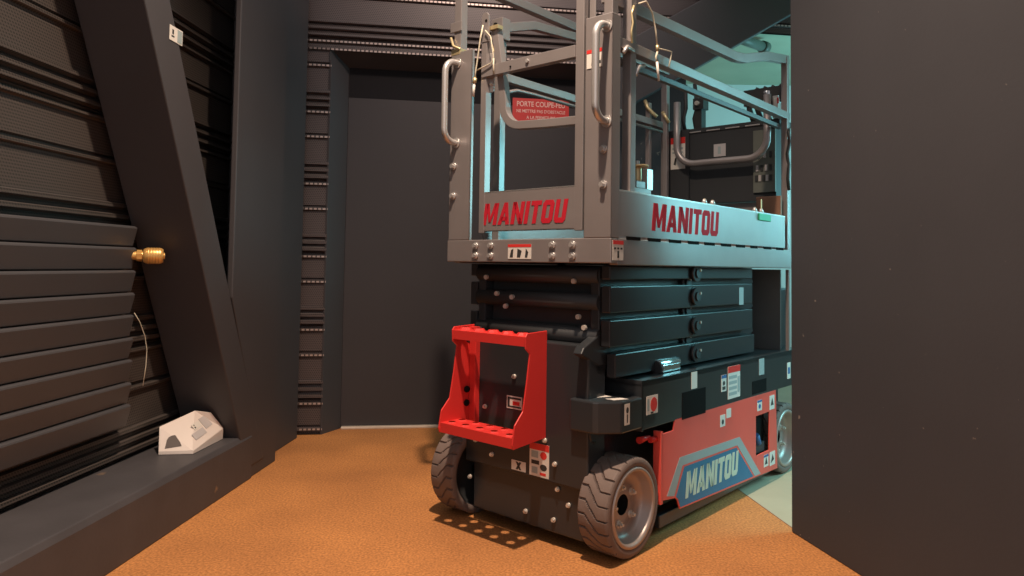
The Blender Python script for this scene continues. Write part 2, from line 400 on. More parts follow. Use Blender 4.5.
# front corner stickers on the chassis
sidedecal('decal', chassis, -.062 + .01, .438, .030, .068, marks=[(blob(.5, .7, .25, .15), 'ink'), (rect(.4, .1, .6, .5), 'ink')]).location = (.012, 0, 0)
sidedecal('decal', chassis, .095, .452, .075, .062, marks=[(blob(.64, .5, .30, .40), 'red'), (rect(.06, .2, .22, .85), 'greyd'), (rect(.36, .02, .6, .12), 'ink')])
mb = MB()
for (x, y, w, h) in ((-.112 + .066, .118, .022, .062), (-.112 + .066, .052, .022, .058)):
    mb.prism([(0, 0), (.052, -.022), (.052, -.022 - w * 0 + h * .5), (0, h * .6)], (x - .005, y - .02, .5162), X, Y, Z, .0008, 'white')
P(mb, 'decal', chassis)
def frontdecal(name, par, x, y, z, w, h, **k): return sticker(name, par, (x, y, z), NY, Z, NX, w, h, **k)
frontdecal('decal', chassis, -.1005, .455, .440, .072, .045, marks=[(rect(.06, .1, .94, .22), 'ink'), (rect(.06, .75, .94, .9), 'ink'), (rect(.06, .1, .2, .9), 'ink'), (rect(.4, .3, .85, .6), 'red')])
frontdecal('decal', chassis, -.1006, .428, .228, .066, .034, marks=[([(.3, .1), (.45, .1), (.7, .9), (.55, .9)], 'ink'), ([(.55, .1), (.7, .1), (.45, .9), (.3, .9)], 'ink')])
frontdecal('decal', chassis, -.1006, .345, .226, .086, .112, head='red', marks=[(blob(.72, .66, .17, .12), 'red'), (rect(.1, .56, .45, .76), 'greyd'), (rect(.1, .36, .5, .48), 'ink'), (rect(.12, .08, .42, .28), 'greyd'), (blob(.72, .3, .18, .1), 'ink'), (rect(.55, .06, .85, .14), 'red')])
sidedecal('decal', chassis, -.035, .355, .034, .05, marks=[(rect(.2, .15, .8, .85), 'ink'), (rect(.35, .4, .65, .6), 'white')]).location = (-.01, .115, 0)
# bolts in the front bulkhead
for (y, z, x) in ((.605, .300, -.10), (.522, .262, -.10), (.645, .155, -.085), (.371, .090, -.085), (.247, .090, -.085), (.231, .196, -.085), (.233, .282, -.10), (.277, .354, -.10), (.185, .153, -.085), (.16, .45, -.10), (.56, .43, -.10), (.33, .52, -.10), (.42, .555, -.10)):
    mb = MB(); mb.cyl((x, y, z), (x - .006, y, z), .0085, 'nut', 12); mb.cyl((x - .006, y, z), (x - .012, y, z), .006, 'nut', 6); P(mb, 'bolt', chassis)
# hand hole plates and hinge pieces in front of the right wheel
mb = MB(); mb.tube(arc((-.06, .10, .40), .03, 90, 270, X, Z, 8), .004, 'black', 8); P(mb, 'hose_loop', chassis)
mb = MB()
mb.cyl((.10, .03, .362), (.17, .03, .362), .012, 'red', 12, .006); mb.cyl((.155, .02, .356), (.21, .02, .352), .010, 'red', 12)
mb.cyl((.14, .02, .165), (.21, .02, .165), .013, 'red', 12); mb.box((.196, .0, .13), (.21, .03, .38), 'redp')
P(mb, 'hinge_bracket', chassis)
mb = MB(); mb.box((.24, .03, .03), (1.24, .05, .075), 'black'); P(mb, 'pothole_guard', chassis, bevel=.003)
mb = MB(); mb.box((.24, .705, .03), (1.24, .725, .075), 'black'); P(mb, 'pothole_guard', chassis, bevel=.003)

# --- red side doors with blue decal
def side_panel(y, ny):
    out = [(.205, .142), (.202, .372), (.282, .372), (.296, .410), (1.227, .405), (1.243, .052), (.334, .084), (.316, .118), (.302, .130)]
    mb = MB(); n = (0, ny, 0)
    # the panel is built round its rectangular opening
    sx0, sx1, sz0, sz1 = 1.005, 1.150, .150, .318
    mb.prism([(.205, .142), (.202, .372), (.282, .372), (.296, .410), (sx0, .4065), (sx0, .060), (.334, .084), (.316, .118), (.302, .130)], (0, y, 0), X, Z, n, .006, 'redp')
    mb.prism([(sx1, .4056), (1.227, .405), (1.243, .052), (sx1, .055)], (0, y, 0), X, Z, n, .006, 'redp')
    mb.prism([(sx0, sz1), (sx1, sz1), (sx1, .4056), (sx0, .4065)], (0, y, 0), X, Z, n, .006, 'redp')
    mb.prism([(sx0, .060), (sx1, .055), (sx1, sz0), (sx0, sz0)], (0, y, 0), X, Z, n, .006, 'redp')
    p = P(mb, 'side_panel', bevel=.0015)
    yy = y + ny * .006
    mb = MB(); mb.prism([(.245, .146), (.30, .145), (.345, .265 - .02), (.82, .236), (.855, .25)][:0] or [(.238, .150), (.330, .268), (.838, .258), (1.052, .066), (.990, .068), (.815, .228), (.350, .236), (.290, .140)], (0, yy, 0), X, Z, n, .0008, 'greyd')
    me = MB()
    me.prism([(.304, .134), (.365, .228), (.806, .220), (.975, .070), (.336, .090), (.320, .122)], (0, yy, 0), X, Z, n, .0010, 'blue')
    g = mb.build('decal_border', p); b = me.build('decal', p)
    return p
rp = side_panel(.006, -1)
mb = MB(); word(mb, 'MANITOU', (.372, -.0008, .112), X, (0.02, 0, 1), NY, .452, .094, 'pale'); P(mb, 'lettering', rp)
side_panel(.749, 1)
mb = MB(); mb.box((1.00, .03, .14), (1.16, .10, .33), 'dark'); mb.box((1.03, .015, .15), (1.13, .03, .19), 'blackm')
P(mb, 'charger_recess', rp)
mb = MB(); mb.cyl((1.04, .015, .23), (1.065, .015, .19), .014, 'bluei', 12); P(mb, 'charger_plug', rp)
for (x, z, w, h, mk) in ((.655, .325, .045, .046, [(blob(.5, .4, .22, .22), 'ink')]), (.712, .352, .042, .036, []), (1.015, .338, .05, .045, [(blob(.5, .4, .25, .22), 'bluei')]), (1.150, .325, .055, .062, [([(.5, .85), (.2, .3), (.8, .3)], 'ink')]),
                         (1.085, .085, .05, .052, [([(.5, .8), (.2, .2), (.8, .2)], 'ink')]), (1.150, .078, .06, .060, [([(.2, .2), (.5, .8), (.8, .4)], 'ink')])):
    sidedecal('warning_decal', rp, x, z, w, h, head='bluei' if x in (1.015, 1.085) else None, marks=mk)

# --- wheels
def wheel(x, y0, y1, out, name='wheel'):
    rad, w = .1615, abs(y1 - y0); NA, NW = 414, 30
    c = Vector((x, (y0 + y1) / 2, rad)); mb = MB(); vs = []
    pitch = 2 * pi / 23
    for i in range(NA):
        a = 2 * pi * i / NA
        for j in range(NW):
            t = j / (NW - 1) * 2 - 1                                   # -1..1 across the tread
            r = rad - .006 * max(0, (abs(t) - .86) / .14) ** 2
            ph = (a / pitch - 1.25 * min(1, max(0, (t * out + .5) / .85))) % 1.0
            if abs(ph - .5) < .075 and abs(t) < .99: r -= .007
            vs.append((c.x + r * math.cos(a), c.y + t * w / 2, c.z + r * math.sin(a)))
    fs = [(i * NW + j, ((i + 1) % NA) * NW + j, ((i + 1) % NA) * NW + j + 1, i * NW + j + 1) for i in range(NA) for j in range(NW - 1)]
    mb.add(vs, fs, 'tyre', False)
    for sgn in (-1, 1):
        mb.lathe([(sgn * w / 2, rad - .006), (sgn * (w / 2 + .003), rad - .012), (sgn * (w / 2 + .003), rad - .024), (sgn * (w / 2 - .002), rad - .030)], c, Y, 'tyre', 72)
    t = mb.build(name, lift)
    s = out; mb = MB(); h = w / 2
    mb.lathe([(s * (h - .002), rad - .030), (s * (h + .004), rad - .032), (s * (h + .004), rad - .042), (s * (h - .004), rad - .046), (s * (h - .030), rad - .052), (s * (h - .046), rad - .062), (s * (h - .048), .070), (s * (h - .044), .062), (s * (h - .044), .034)], c, Y, 'rim', 56)
    mb.lathe([(-s * (h - .002), rad - .030), (-s * (h - .03), rad - .05), (-s * (h - .032), .02)], c, Y, 'blackm', 40)
    rm = mb.build('rim', t)
    mb = MB(); mb.lathe([(s * (h - .046), .034), (s * (h - .075), .032), (s * (h - .075), .0001)], c, Y, 'dark', 24); mb.build('hub', t)
    for k in range(5):
        a = 2 * pi * k / 5 + .55; q = c + Vector((math.cos(a) * .062, s * (h - .046), math.sin(a) * .062)); ny = Vector((0, s, 0))
        nb = MB(); nb.cyl(q, q + ny * .004, .013, 'nut', 16); nb.cyl(q + ny * .004, q + ny * .014, .010, 'nut', 6); nb.cyl(q + ny * .014, q + ny * .022, .005, 'nut', 10); nb.build('lug_nut', t)
    return t
wheel(.022, .0, .115, -1); wheel(-.012, .775, .660, 1); wheel(1.385, .012, .115, -1); wheel(1.385, .743, .64, 1)

# --- red step ladder at the front
lad = [(-.098, .362), (-.268, .350), (-.274, .366), (-.262, .428), (-.222, .468), (-.204, .560), (-.190, .655), (-.212, .672), (-.214, .712), (-.205, .724), (-.098, .728)]
mb = MB()
mb.prism(lad, (0, .276, 0), X, Z, Y, .006, 'red')
ladder = P(mb, 'step_ladder', bevel=.002)
mb = MB(); mb.prism(lad, (0, .624, 0), X, Z, Y, .006, 'red'); mb.build('side_plate', ladder, bevel=.002)
mb = MB(); mb.box((-.125, .592, .36), (-.10, .624, .72), 'red')
for z in (.44, .49): mb.cyl((-.14, .6235, z), (-.14, .614, z), .012, 'dark', 12)
mb.build('fixing_flange', ladder, bevel=.002)
def step(x0, x1, y0, y1, z, nx, ny, dim, lip):
    mb = MB(); dx, dy = (x1 - x0) / nx, (y1 - y0) / ny
    for i in range(nx):
        for j in range(ny):
            cx, cy = x0 + dx * (i + .5), y0 + dy * (j + .5); hw, hh = dx / 2, dy / 2; r = min(hw, hh) * .52
            o = [(1, 0), (1, 1), (0, 1), (-1, 1), (-1, 0), (-1, -1), (0, -1), (1, -1)]
            out = [(cx + p * hw, cy + q * hh, z) for p, q in o]
            mid = [(cx + 1.5 * r * math.cos(k * pi / 4), cy + 1.5 * r * math.sin(k * pi / 4), z + dim * .2) for k in range(8)]
            inn = [(cx + r * math.cos(k * pi / 4), cy + r * math.sin(k * pi / 4), z + dim) for k in range(8)]
            mb.add(out + mid + inn, [(k, (k + 1) % 8, 8 + (k + 1) % 8, 8 + k) for k in range(8)] + [(8 + k, 8 + (k + 1) % 8, 16 + (k + 1) % 8, 16 + k) for k in range(8)], 'red')
    mb.box((x0, y0, z - lip), (x0 + .003, y1, z), 'red'); mb.box((x1 - .003, y0, z - lip * .6), (x1, y1, z), 'red')
    ob = mb.build('step', ladder, fix=False)
    return ob
step(-.268, -.165, .282, .624, .386, 2, 5, .005, .034)
step(-.212, -.150, .282, .624, .712, 1, 5, .012, .032)

# --- scissor stack
def arm(name, y, x0, x1, z0, z1, lend, rend):
    """one stowed arm: a long box tube whose ends are cut to a point, drooping or rising"""
    mb = MB(); h = z1 - z0; zm = z0 + h * .45
    out = [(x0, z0), (x1, z0)] + ([(x1 + .10, zm), (x1 + .085, zm + .02)] if rend else []) + [(x1, z1), (x0, z1)] + ([(x0 - .085, zm + .02), (x0 - .10, zm)] if lend else [])
    mb.prism(out, (0, y, 0), X, Z, Y, .036, 'black')
    a = P(mb, name, bevel=.004)
    mb = MB(); xm, zm = .545, (z0 + z1) / 2; s = -1 if y < .37 else 1; ys = y if s < 0 else y + .036
    mb.cyl((xm, ys, zm), (xm, ys + s * .014, zm), .034, 'black', 20); mb.cyl((xm, ys + s * .014, zm), (xm, ys + s * .020, zm), .018, 'blackm', 16); mb.cyl((xm + .012, ys + s * .018, zm + .012), (xm + .012, ys + s * .024, zm + .012), .006, 'nut', 6)
    mb.build('pivot_pin', a); return a
ZL = [(.580, .660), (.684, .773), (.797, .886), (.908, .955)]
for i, (z0, z1) in enumerate(ZL):
    for y in (.055, .665):
        arm('scissor_arm', y, -.045 + .035 * (i == 0), 1.10 + .02 * (i == 0), z0, z1, 0, 0)
for i, (z0, z1) in enumerate(((.620, .722), (.735, .835), (.848, .94))):
    for y in (.098, .622):
        arm('inner_scissor_arm', y, -.045, 1.11, z0, z1, i == 0, 1)
for z in (.62, .715, .83, .92):
    mb = MB(); mb.cyl((-.03, .10, z), (-.03, .66, z), .030, 'blackm', 18); P(mb, 'cross_tube')
    mb = MB(); mb.cyl((1.10, .10, z), (1.10, .66, z), .036, 'black', 18); P(mb, 'cross_tube')
mb = MB(); mb.box((-.005, .14, .575), (.01, .62, .945), 'blackm'); mb.box((.0, .30, .60), (.9, .46, .9), 'blackm'); P(mb, 'lift_cylinder_cover', bevel=.004)
for (y, z) in ((.60, .905), (.19, .900), (.50, .80), (.47, .835), (.545, .845), (.17, .78), (.145, .745)):
    mb = MB(); mb.cyl((-.058 if z < .86 else -.06, y, z), (-.07, y, z), .009, 'nut', 8); P(mb, 'bolt')
mb = MB(); mb.prism([(0, 0), (.045, 0), (.045, .075), (0, .075)], (.955, .0545, .795), X, Z, NY, .001, 'greyd'); P(mb, 'decal')
# safety latch lying on the tray
mb = MB(); mb.box((.27, .035, .572), (.40, .075, .60), 'chrome'); mb.cyl((.26, .055, .60), (.41, .055, .60), .018, 'chrome', 14); mb.cyl((.25, .055, .59), (.26, .055, .59), .026, 'blackm', 14)
P(mb, 'safety_latch', bevel=.003)
# rear mast plate
mb = MB(); mb.box((1.36, .03, .57), (1.37, .735, .95), 'galvd'); mb.box((1.385, .0, .57), (1.40, .015, .95), 'galv'); P(mb, 'rear_post')
mb = MB(); mb.box((1.47, .08, .42), (1.60, .68, .86), 'black'); P(mb, 'rear_housing', bevel=.01)

# --- platform deck
mb = MB()
mb.box((-.127, .0, .962), (-.087, .752, 1.044), 'galv')
mb.box((-.087, .0, .957), (1.51, .032, 1.044), 'galv'); mb.box((-.087, .72, .957), (1.51, .752, 1.044), 'galv'); mb.box((1.47, .032, .957), (1.51, .72, 1.044), 'galv')
mb.box((-.087, .032, 1.02), (1.47, .72, 1.040), 'blackm')
deck = P(mb, 'deck', bevel=.003)
mb = MB(); mb.box((.29, -.001, 1.008), (.31, .0, 1.012), 'galv')
for a, b in ((-.036, .05), (.1, .185), (.245, .333), (.387, .472), (.52, .606), (.663, .755), (.803, .891), (.949, 1.021), (1.089, 1.175), (1.234, 1.319)):
    s_ = MB(); s_.box((a, -.0012, 1.040), (b, .002, 1.0515), 'dark'); P(s_, 'slot', deck)
frontdecal('decal', deck, -.1275, .436, .974, .108, .052, head='red', marks=[([(.08, .1), (.22, .1), (.24, .7), (.14, .6)], 'ink'), ([(.4, .1), (.54, .1), (.6, .55), (.42, .7)], 'ink'), ([(.74, .1), (.84, .1), (.88, .45), (.78, .7)], 'ink')])
sidedecal('decal', deck, -.118, .972, .062, .064, head='red', marks=[(rect(.1, .55, .3, .65), 'ink'), (rect(.4, .55, .6, .65), 'ink'), (rect(.7, .55, .9, .65), 'ink'), (rect(.42, .12, .58, .48), 'ink')])
for y in (.597, .520, .235, .150):
    for z in (1.022, .985):
        nb = MB(); nb.cyl((-.127, y, z), (-.133, y, z), .013, 'alu', 14); nb.cyl((-.133, y, z), (-.142, y, z), .008, 'alu', 6); P(nb, 'bolt', deck)

# --- toe boards
mb = MB(); mb.box((-.078, .002, 1.0515), (1.345, .010, 1.200), 'galv'); mb.box((-.078, .002, 1.196), (1.345, .024, 1.203), 'alu'); toe = P(mb, 'toe_board', bevel=.001)
mb = MB(); word(mb, 'MANITOU', (.128, .002, 1.078), X, (-.0, 0, 1), NY, .520, .097, 'redl'); P(mb, 'lettering', toe)
mb = MB(); mb.box((1.03, -.006, 1.165), (1.16, .002, 1.196), 'green'); P(mb, 'green_clip', toe, bevel=.003)
mb = MB(); mb.box((.06, .735, 1.05), (1.47, .743, 1.20), 'galv'); P(mb, 'toe_board')
mb = MB(); mb.box((1.47, .03, 1.05), (1.478, .74, 1.285), 'galv'); P(mb, 'toe_board')
mb = MB(); mb.box((1.34, .02, 1.205), (1.36, .14, 1.30), 'rust'); P(mb, 'document_board', bevel=.003)

# --- entry plates, posts, handles
def plate(y0, y1, edge):
    mb = MB(); mb.box((-.127, y0, 1.044), (-.121, y1, 1.775), 'galv'); mb.box((-.127, y0, 1.044), (-.078 if edge > 0 else -.112, y0 + .006, 1.775), 'galv'); mb.box((-.127, y1 - .006, 1.044), (-.085, y1, 1.775), 'galv')
    return P(mb, 'entry_post', bevel=.0025)
pr_ = plate(.0, .108, 1); pl_ = plate(.634, .748, -1)
for (par, ya, yb) in ((pr_, .020, .023), (pl_, .712, .714)):
    pts = [(-.121, ya, 1.732), (-.142, ya, 1.732)] + arc((-.145, ya, 1.684), .048, 90, 180, X, Z, 7)[1:] + arc((-.145, ya, 1.468), .048, 180, 270, X, Z, 7) + [(-.121, ya, 1.42)]
    mb = MB(); mb.tube(pts, .0125, 'alu', 12); mb.cyl((-.127, ya, 1.732), (-.131, ya, 1.732), .02, 'alu', 14); mb.cyl((-.127, ya, 1.42), (-.131, ya, 1.42), .02, 'alu', 14)
    mb.build('grab_handle', par)
for z in (1.33, 1.215):
    for par, y in ((pr_, .030), (pl_, .722)):
        mb = MB(); mb.cyl((-.127, y, z), (-.133, y, z), .014, 'alu', 14); mb.cyl((-.133, y, z), (-.144, y, z), .009, 'alu', 6); mb.build('bolt', par)
frontdecal('decal', pr_, -.1275, .100, 1.603, .062, .062, head='red', marks=[([(.3, .15), (.45, .15), (.5, .45), (.7, .7), (.35, .6)], 'ink'), (rect(.75, .2, .9, .35), 'ink')])
def sq(p, q, w, k='galv', h=None):
    m_ = MB(); p, q = Vector(p), Vector(q); d = (q - p); side = (0, 1, 0) if abs(d.normalized().y) < .8 else (1, 0, 0)
    m_.bar([p, q], side, w, h or w, k); return m_
P(sq((-.100, .725, 1.70), (-.100, .725, 2.14), .036), 'upper_post', bevel=.002)
P(sq((-.100, .024, 1.70), (-.100, .024, 2.14), .034), 'upper_post', bevel=.002)
P(sq((.012, .024, 1.2), (.012, .024, 2.10), .034), 'rail_post', bevel=.002)
P(sq((.10, .695, 1.044), (.10, .695, 1.95), .034), 'rail_post', bevel=.002)
P(sq((1.46, .70, 1.044), (1.46, .70, 1.98), .034), 'rail_post', bevel=.002)
P(sq((1.395, .018, 1.044), (1.395, .018, 1.97), .03), 'rail_post', bevel=.002)
# clamps and brackets on the posts
mb = MB(); mb.box((-.128, .70, 1.765), (-.08, .75, 1.79), 'zinc'); mb.box((-.123, .70, 1.86), (-.118, .762, 1.90), 'galv'); mb.tube([(-.125, .755, 1.84), (-.135, .73, 1.80), (-.125, .70, 1.785)], .006, 'zinc', 8); P(mb, 'post_clamp', bevel=.002)
mb = MB(); mb.box((.075, .665, 1.87), (.125, .725, 1.96), 'galv'); mb.cyl((.075, .70, 1.93), (.068, .70, 1.93), .012, 'dark', 10); mb.cyl((.075, .70, 1.89), (.068, .70, 1.89), .009, 'nut', 8)
mb.tube([(.07, .72, 1.855), (.065, .70, 1.82), (.07, .67, 1.80)], .006, 'zinc', 8); P(mb, 'post_clamp', bevel=.002)

# --- guardrails
mb = MB(); mb.bar([(-.08, .022, 1.690), (1.42, .022, 1.688)], (0, 1, 0), .036, .034, 'galv'); P(mb, 'mid_rail', bevel=.002)
mb = MB(); mb.bar([(-.02, .05, 1.645), (1.42, .05, 1.64)], (0, 1, 0), .02, .020, 'galvd'); P(mb, 'fold_rail', bevel=.002)
mb = MB(); pts = [(-.10, .05, 1.845), (.90, .05, 1.868), (.98, .045, 1.878), (1.06, .04, 1.90), (1.20, .03, 1.935), (1.42, .02, 1.965)]
mb.bar(pts, (0, 1, 0), .030, .040, 'galv'); P(mb, 'top_rail', bevel=.002)
mb = MB(); mb.bar([(-.12, .70, 2.060), (1.46, .70, 2.060)], (0, 1, 0), .036, .036, 'galv'); P(mb, 'top_rail', bevel=.002)
mb = MB(); mb.bar([(.11, .70, 1.725), (1.46, .70, 1.725)], (0, 1, 0), .030, .034, 'galv'); P(mb, 'mid_rail', bevel=.002)
mb = MB(); mb.tube([(.105, .68, 1.64), (.14, .68, 1.665), (.19, .68, 1.68), (.30, .68, 1.684), (1.45, .68, 1.684)], .008, 'galv', 8); P(mb, 'fold_rail')
mb = MB(); mb.bar([(.11, .69, 1.925), (.20, .69, 1.955), (.30, .69, 1.985), (.62, .69, 2.012), (1.46, .69, 2.03)], (0, 1, 0), .030, .036, 'galv'); P(mb, 'fold_rail', bevel=.002)

# --- entry gate
mb = MB(); mb.box((-.118, .152, 1.075), (-.108, .590, 1.222), 'galv'); mb.box((-.118, .152, 1.215), (-.098, .590, 1.222), 'alu'); mb.box((-.118, .152, 1.075), (-.098, .590, 1.080), 'galv')
gate = P(mb, 'entry_gate', bevel=.0015)
mb = MB(); word(mb, 'MANITOU', (-.1183, .574, 1.098), (0, -1, 0), (0, -.0, 1), NX, .398, .080, 'redl', slant=.2); mb.build('lettering', gate)
mb = MB(); mb.box((-.120, .118, 1.07), (-.095, .152, 2.10), 'galv'); mb.box((-.08, .10, 1.76), (-.074, .16, 1.86), 'galv'); mb.build('gate_post', gate, bevel=.002)
mb = MB(); mb.box((-.120, .566, 1.07), (-.090, .592, 1.80), 'galv'); mb.prism([(0, 0), (.036, 0), (.036, .10), (.026, .112), (.010, .112), (0, .10)], (-.122, .592, 1.79), (0, -1, 0), Z, X, .008, 'galv'); mb.cyl((-.122, .568, 1.87), (-.1235, .568, 1.87), .006, 'dark', 10); mb.build('gate_post', gate, bevel=.002)
mb = MB(); mb.box((-.124, .152, 1.655), (-.098, .588, 1.697), 'galv'); mb.cyl((-.124, .36, 1.678), (-.13, .36, 1.678), .008, 'alu', 8); mb.cyl((-.124, .44, 1.672), (-.128, .44, 1.672), .004, 'dark', 8); mb.build('gate_bar', gate, bevel=.002)
xx = -.085
pts = [(xx, .548, 1.845), (xx, .525, 1.72), (xx, .505, 1.60)] + arc((xx, .415, 1.545), .085, 5, -85, Y, Z, 8) + [(xx, .30, 1.452), (xx, .14, 1.445)]
mb = MB(); mb.bar(pts, X, .030, .030, 'galv'); mb.build('gate_loop', gate, bevel=.002)
mb = MB(); mb.box((-.10, .545, 1.60), (-.095, .568, 1.75), 'alu'); mb.cyl((-.10, .557, 1.63), (-.106, .557, 1.63), .006, 'nut', 8); mb.box((-.11, .52, 1.835), (-.08, .565, 1.85), 'zinc'); mb.build('gate_hinge', gate, bevel=.001)
# cords with white tips
mb = MB(); mb.tube([(-.135, .572, 1.85), (-.140, .580, 1.80), (-.138, .592, 1.74), (-.136, .606, 1.68), (-.136, .608, 1.655)], .0028, 'cord', 8)
mb.tube([(-.13, .606, 1.685), (-.132, .575, 1.69), (-.130, .53, 1.70), (-.13, .52, 1.72), (-.132, .535, 1.80), (-.13, .565, 1.83)], .0025, 'cord', 8)
mb.cyl((-.136, .608, 1.655), (-.138, .610, 1.635), .008, 'zinc', 10); mb.cyl((-.138, .610, 1.635), (-.14, .612, 1.585), .005, 'white', 10); mb.tube([(-.13, .52, 1.715), (-.132, .518, 1.69), (-.132, .515, 1.655)], .003, 'cord', 8)
P(mb, 'lock_pin_cord')
mb = MB(); mb.tube([(.03, .0, 1.845), (.06, -.01, 1.86), (.10, -.012, 1.83), (.125, -.012, 1.77), (.135, -.012, 1.72)], .003, 'cord', 8); mb.cyl((.135, -.012, 1.725), (.137, -.012, 1.705), .006, 'zinc', 10)
mb.tube([(.137, -.012, 1.705), (.125, -.012, 1.68), (.13, -.014, 1.665)], .0035, 'cord', 8); mb.cyl((.13, -.014, 1.665), (.143, -.014, 1.60), .0045, 'white', 10)
mb.tube([(.14, -.012, 1.715), (.20, -.012, 1.722), (.236, -.012, 1.725), (.228, -.012, 1.70), (.216, -.012, 1.665)], .0025, 'cord', 8)
P(mb, 'lock_pin_cord')
mb = MB(); mb.tube([(.0, .0, 1.83), (-.01, .002, 1.80), (-.005, .0, 1.77), (-.015, .0, 1.74), (-.01, .0, 1.70)], .004, 'zinc', 6); P(mb, 'lock_chain')
mb = MB(); mb.tube([(-.06, .002, 1.655), (-.04, .0, 1.68), (.0, .0, 1.675)], .007, 'alu', 8); mb.tube([(.03, .01, 1.60), (.05, .01, 1.635), (.10, .02, 1.65)], .007, 'alu', 8); P(mb, 'pin_hook')
# toe-board gate latch with zinc knob
mb = MB(); mb.box((.05, .03, 1.20), (.17, .07, 1.225), 'galv'); mb.box((.08, .035, 1.225), (.14, .065, 1.25), 'galv'); mb.cyl((.11, .05, 1.25), (.11, .05, 1.30), .016, 'zinc', 14); mb.cyl((.11, .05, 1.30), (.11, .05, 1.306), .040, 'zinc', 14); mb.cyl((.11, .05, 1.306), (.11, .05, 1.322), .009, 'alu', 8); mb.box((.16, .04, 1.225), (.20, .06, 1.30), 'alu')
P(mb, 'pin_latch', bevel=.002)
for x, z in ((.55, 1.203), (.62, 1.203), (1.03, 1.203), (1.10, 1.203)):
    mb = MB(); mb.cyl((x, .016, z), (x, .016, z + .018), .013, 'alu', 10, .006); mb.cyl((x, .016, z + .015), (x, .016, z + .04 * (x > 1.05)  + .02), .004, 'zinc', 8); P(mb, 'wing_nut', toe)

# --- rear end: U guard, control station, hoses
mb = MB(); pts = [(1.38, .585, 1.83), (1.38, .585, 1.62)] + arc((1.38, .485, 1.595), .10, 0, -90, Y, Z, 8) + arc((1.38, .20, 1.595), .10, -90, -180, Y, Z, 8) + [(1.38, .10, 1.80)]
mb.tube(pts, .018, 'galv', 12); P(mb, 'rear_guard')
mb = MB(); mb.box((1.44, .08, 1.29), (1.60, .55, 1.665), 'blackm'); mb.box((1.435, .06, 1.665), (1.61, .60, 1.69), 'blackm')
for i in range(4): mb.box((1.433, .16 + .105 * i, 1.668), (1.435, .235 + .105 * i, 1.674), 'alu')  # highlights on the box's top edge, put in as bright dashes
ctl = P(mb, 'control_station', bevel=.005)
frontdecal('decal', ctl, 1.4395, .405, 1.53, .065, .065, base='plast2', marks=[(rect(.35, .2, .6, .8), 'greyd')])
mb = MB(); mb.box((1.428, .08, 1.33), (1.44, .19, 1.64), 'pipe'); mb.build('switch_panel', ctl)
for z, k in ((1.50, 3), (1.435, 4), (1.385, 5)):
    for j in range(k):
        nb = MB(); nb.box((1.422, .095 + j * .09 / k, z), (1.428, .095 + j * .09 / k + .012, z + .03), 'plast2' if j % 2 else 'blackm'); nb.build('switch', ctl)
sticker('decal', ctl, (1.4245, .645, 1.48), NY, Z, NX, .085, .17, head='red', marks=[(rect(.12, .62, .85, .68), 'greyd'), (rect(.12, .5, .85, .55), 'greyd'), ([(.2, .15), (.35, .12), (.42, .38), (.3, .35)], 'ink')])
mb = MB(); mb.box((1.425, .54, 1.29), (1.47, .66, 1.69), 'blackm'); mb.build('side_box', ctl)
for y, x in ((.64, 1.36), (.71, 1.30)):
    mb = MB(); mb.bar([(x, y, 1.05), (x, y, 1.83)], (0, 1, 0), .024, .024, 'galv'); P(mb, 'rear_post', bevel=.002)
mb = MB()
for y, dx in ((.60, 0), (.545, .02)): mb.tube([(1.50 + dx, y, 1.69), (1.49 + dx, y + .008, 1.76), (1.50 + dx, y - .004, 1.82), (1.50, y, 1.95)], .011, 'hose', 8)
mb.box((1.48, .495, 1.69), (1.53, .535, 1.80), 'hose'); mb.box((1.47, .48, 1.80), (1.53, .54, 1.86), 'hose'); mb.cyl((1.47, .51, 1.83), (1.45, .51, 1.83), .012, 'nut', 10)
P(mb, 'valve_and_hoses')
mb = MB()
for k in range(4):
    y = .20 - .04 * k; mb.tube([(1.46, y, 1.69), (1.45, y + .02, 1.76), (1.46, y, 1.82), (1.47, y - .02, 1.86)], .014, 'hose', 8)
mb.box((1.43, .05, 1.77), (1.50, .24, 1.85), 'hose'); P(mb, 'hose')
mb = MB(); mb.box((1.42, .06, 1.69), (1.46, .09, 1.80), 'alu'); mb.cyl((1.43, .12, 1.80), (1.43, .12, 1.83), .02, 'chrome', 12); mb.box((1.40, .055, 1.735), (1.42, .075, 1.785), 'white'); mb.box((1.398, .05, 1.755), (1.402, .06, 1.785), 'red'); P(mb, 'emergency_valve', bevel=.002)
mb = MB()
mb.tube([(1.28, .72, 1.84), (1.27, .70, 1.80), (1.29, .68, 1.77), (1.30, .66, 1.75)], .010, 'zinc', 8); mb.tube([(1.34, .65, 1.78), (1.34, .63, 1.75), (1.35, .615, 1.72)], .010, 'zinc', 8); P(mb, 'lock_pin')
mb = MB(); mb.tube([(1.39, .0, 1.62), (1.36, -.01, 1.60), (1.39, -.005, 1.56), (1.37, 0, 1.50), (1.39, 0, 1.45), (1.365, -.005, 1.38), (1.39, 0, 1.33)], .008, 'hose', 8); P(mb, 'cable')

# ------------------------------------------------------------------ small things round the lift
# pest bait box on the ledge (frame of the left wall)
def Lpt(a, b, z): return P0 + Vector((math.cos(YW) * b + math.sin(YW) * a, -math.sin(YW) * b + math.cos(YW) * a, z))
bait = bpy.data.objects.new('bait_box', None); COL.objects.link(bait); bait.location = Lpt(-.315, -.12, .2); bait.rotation_euler = (0, 0, -YW)
tag(bait, 'white wedge-shaped plastic bait box resting on the brown ledge', 'bait box')
def bp(b, a, z): return (b + .12, a + .315, z)
A_, B_, C_, D_, E_, F_ = bp(-.222, -.404, .094), bp(-.145, -.275, .135), bp(-.094, -.238, .122), bp(-.060, -.190, .048), bp(-.062, -.436, .014), bp(-.184, -.466, .014)
low = [bp(-.186, -.468, 0), bp(-.061, -.437, 0), bp(-.062, -.188, 0), bp(-.110, -.225, 0)]
mb = MB(); vs = [A_, B_, C_, D_, E_, F_] + low
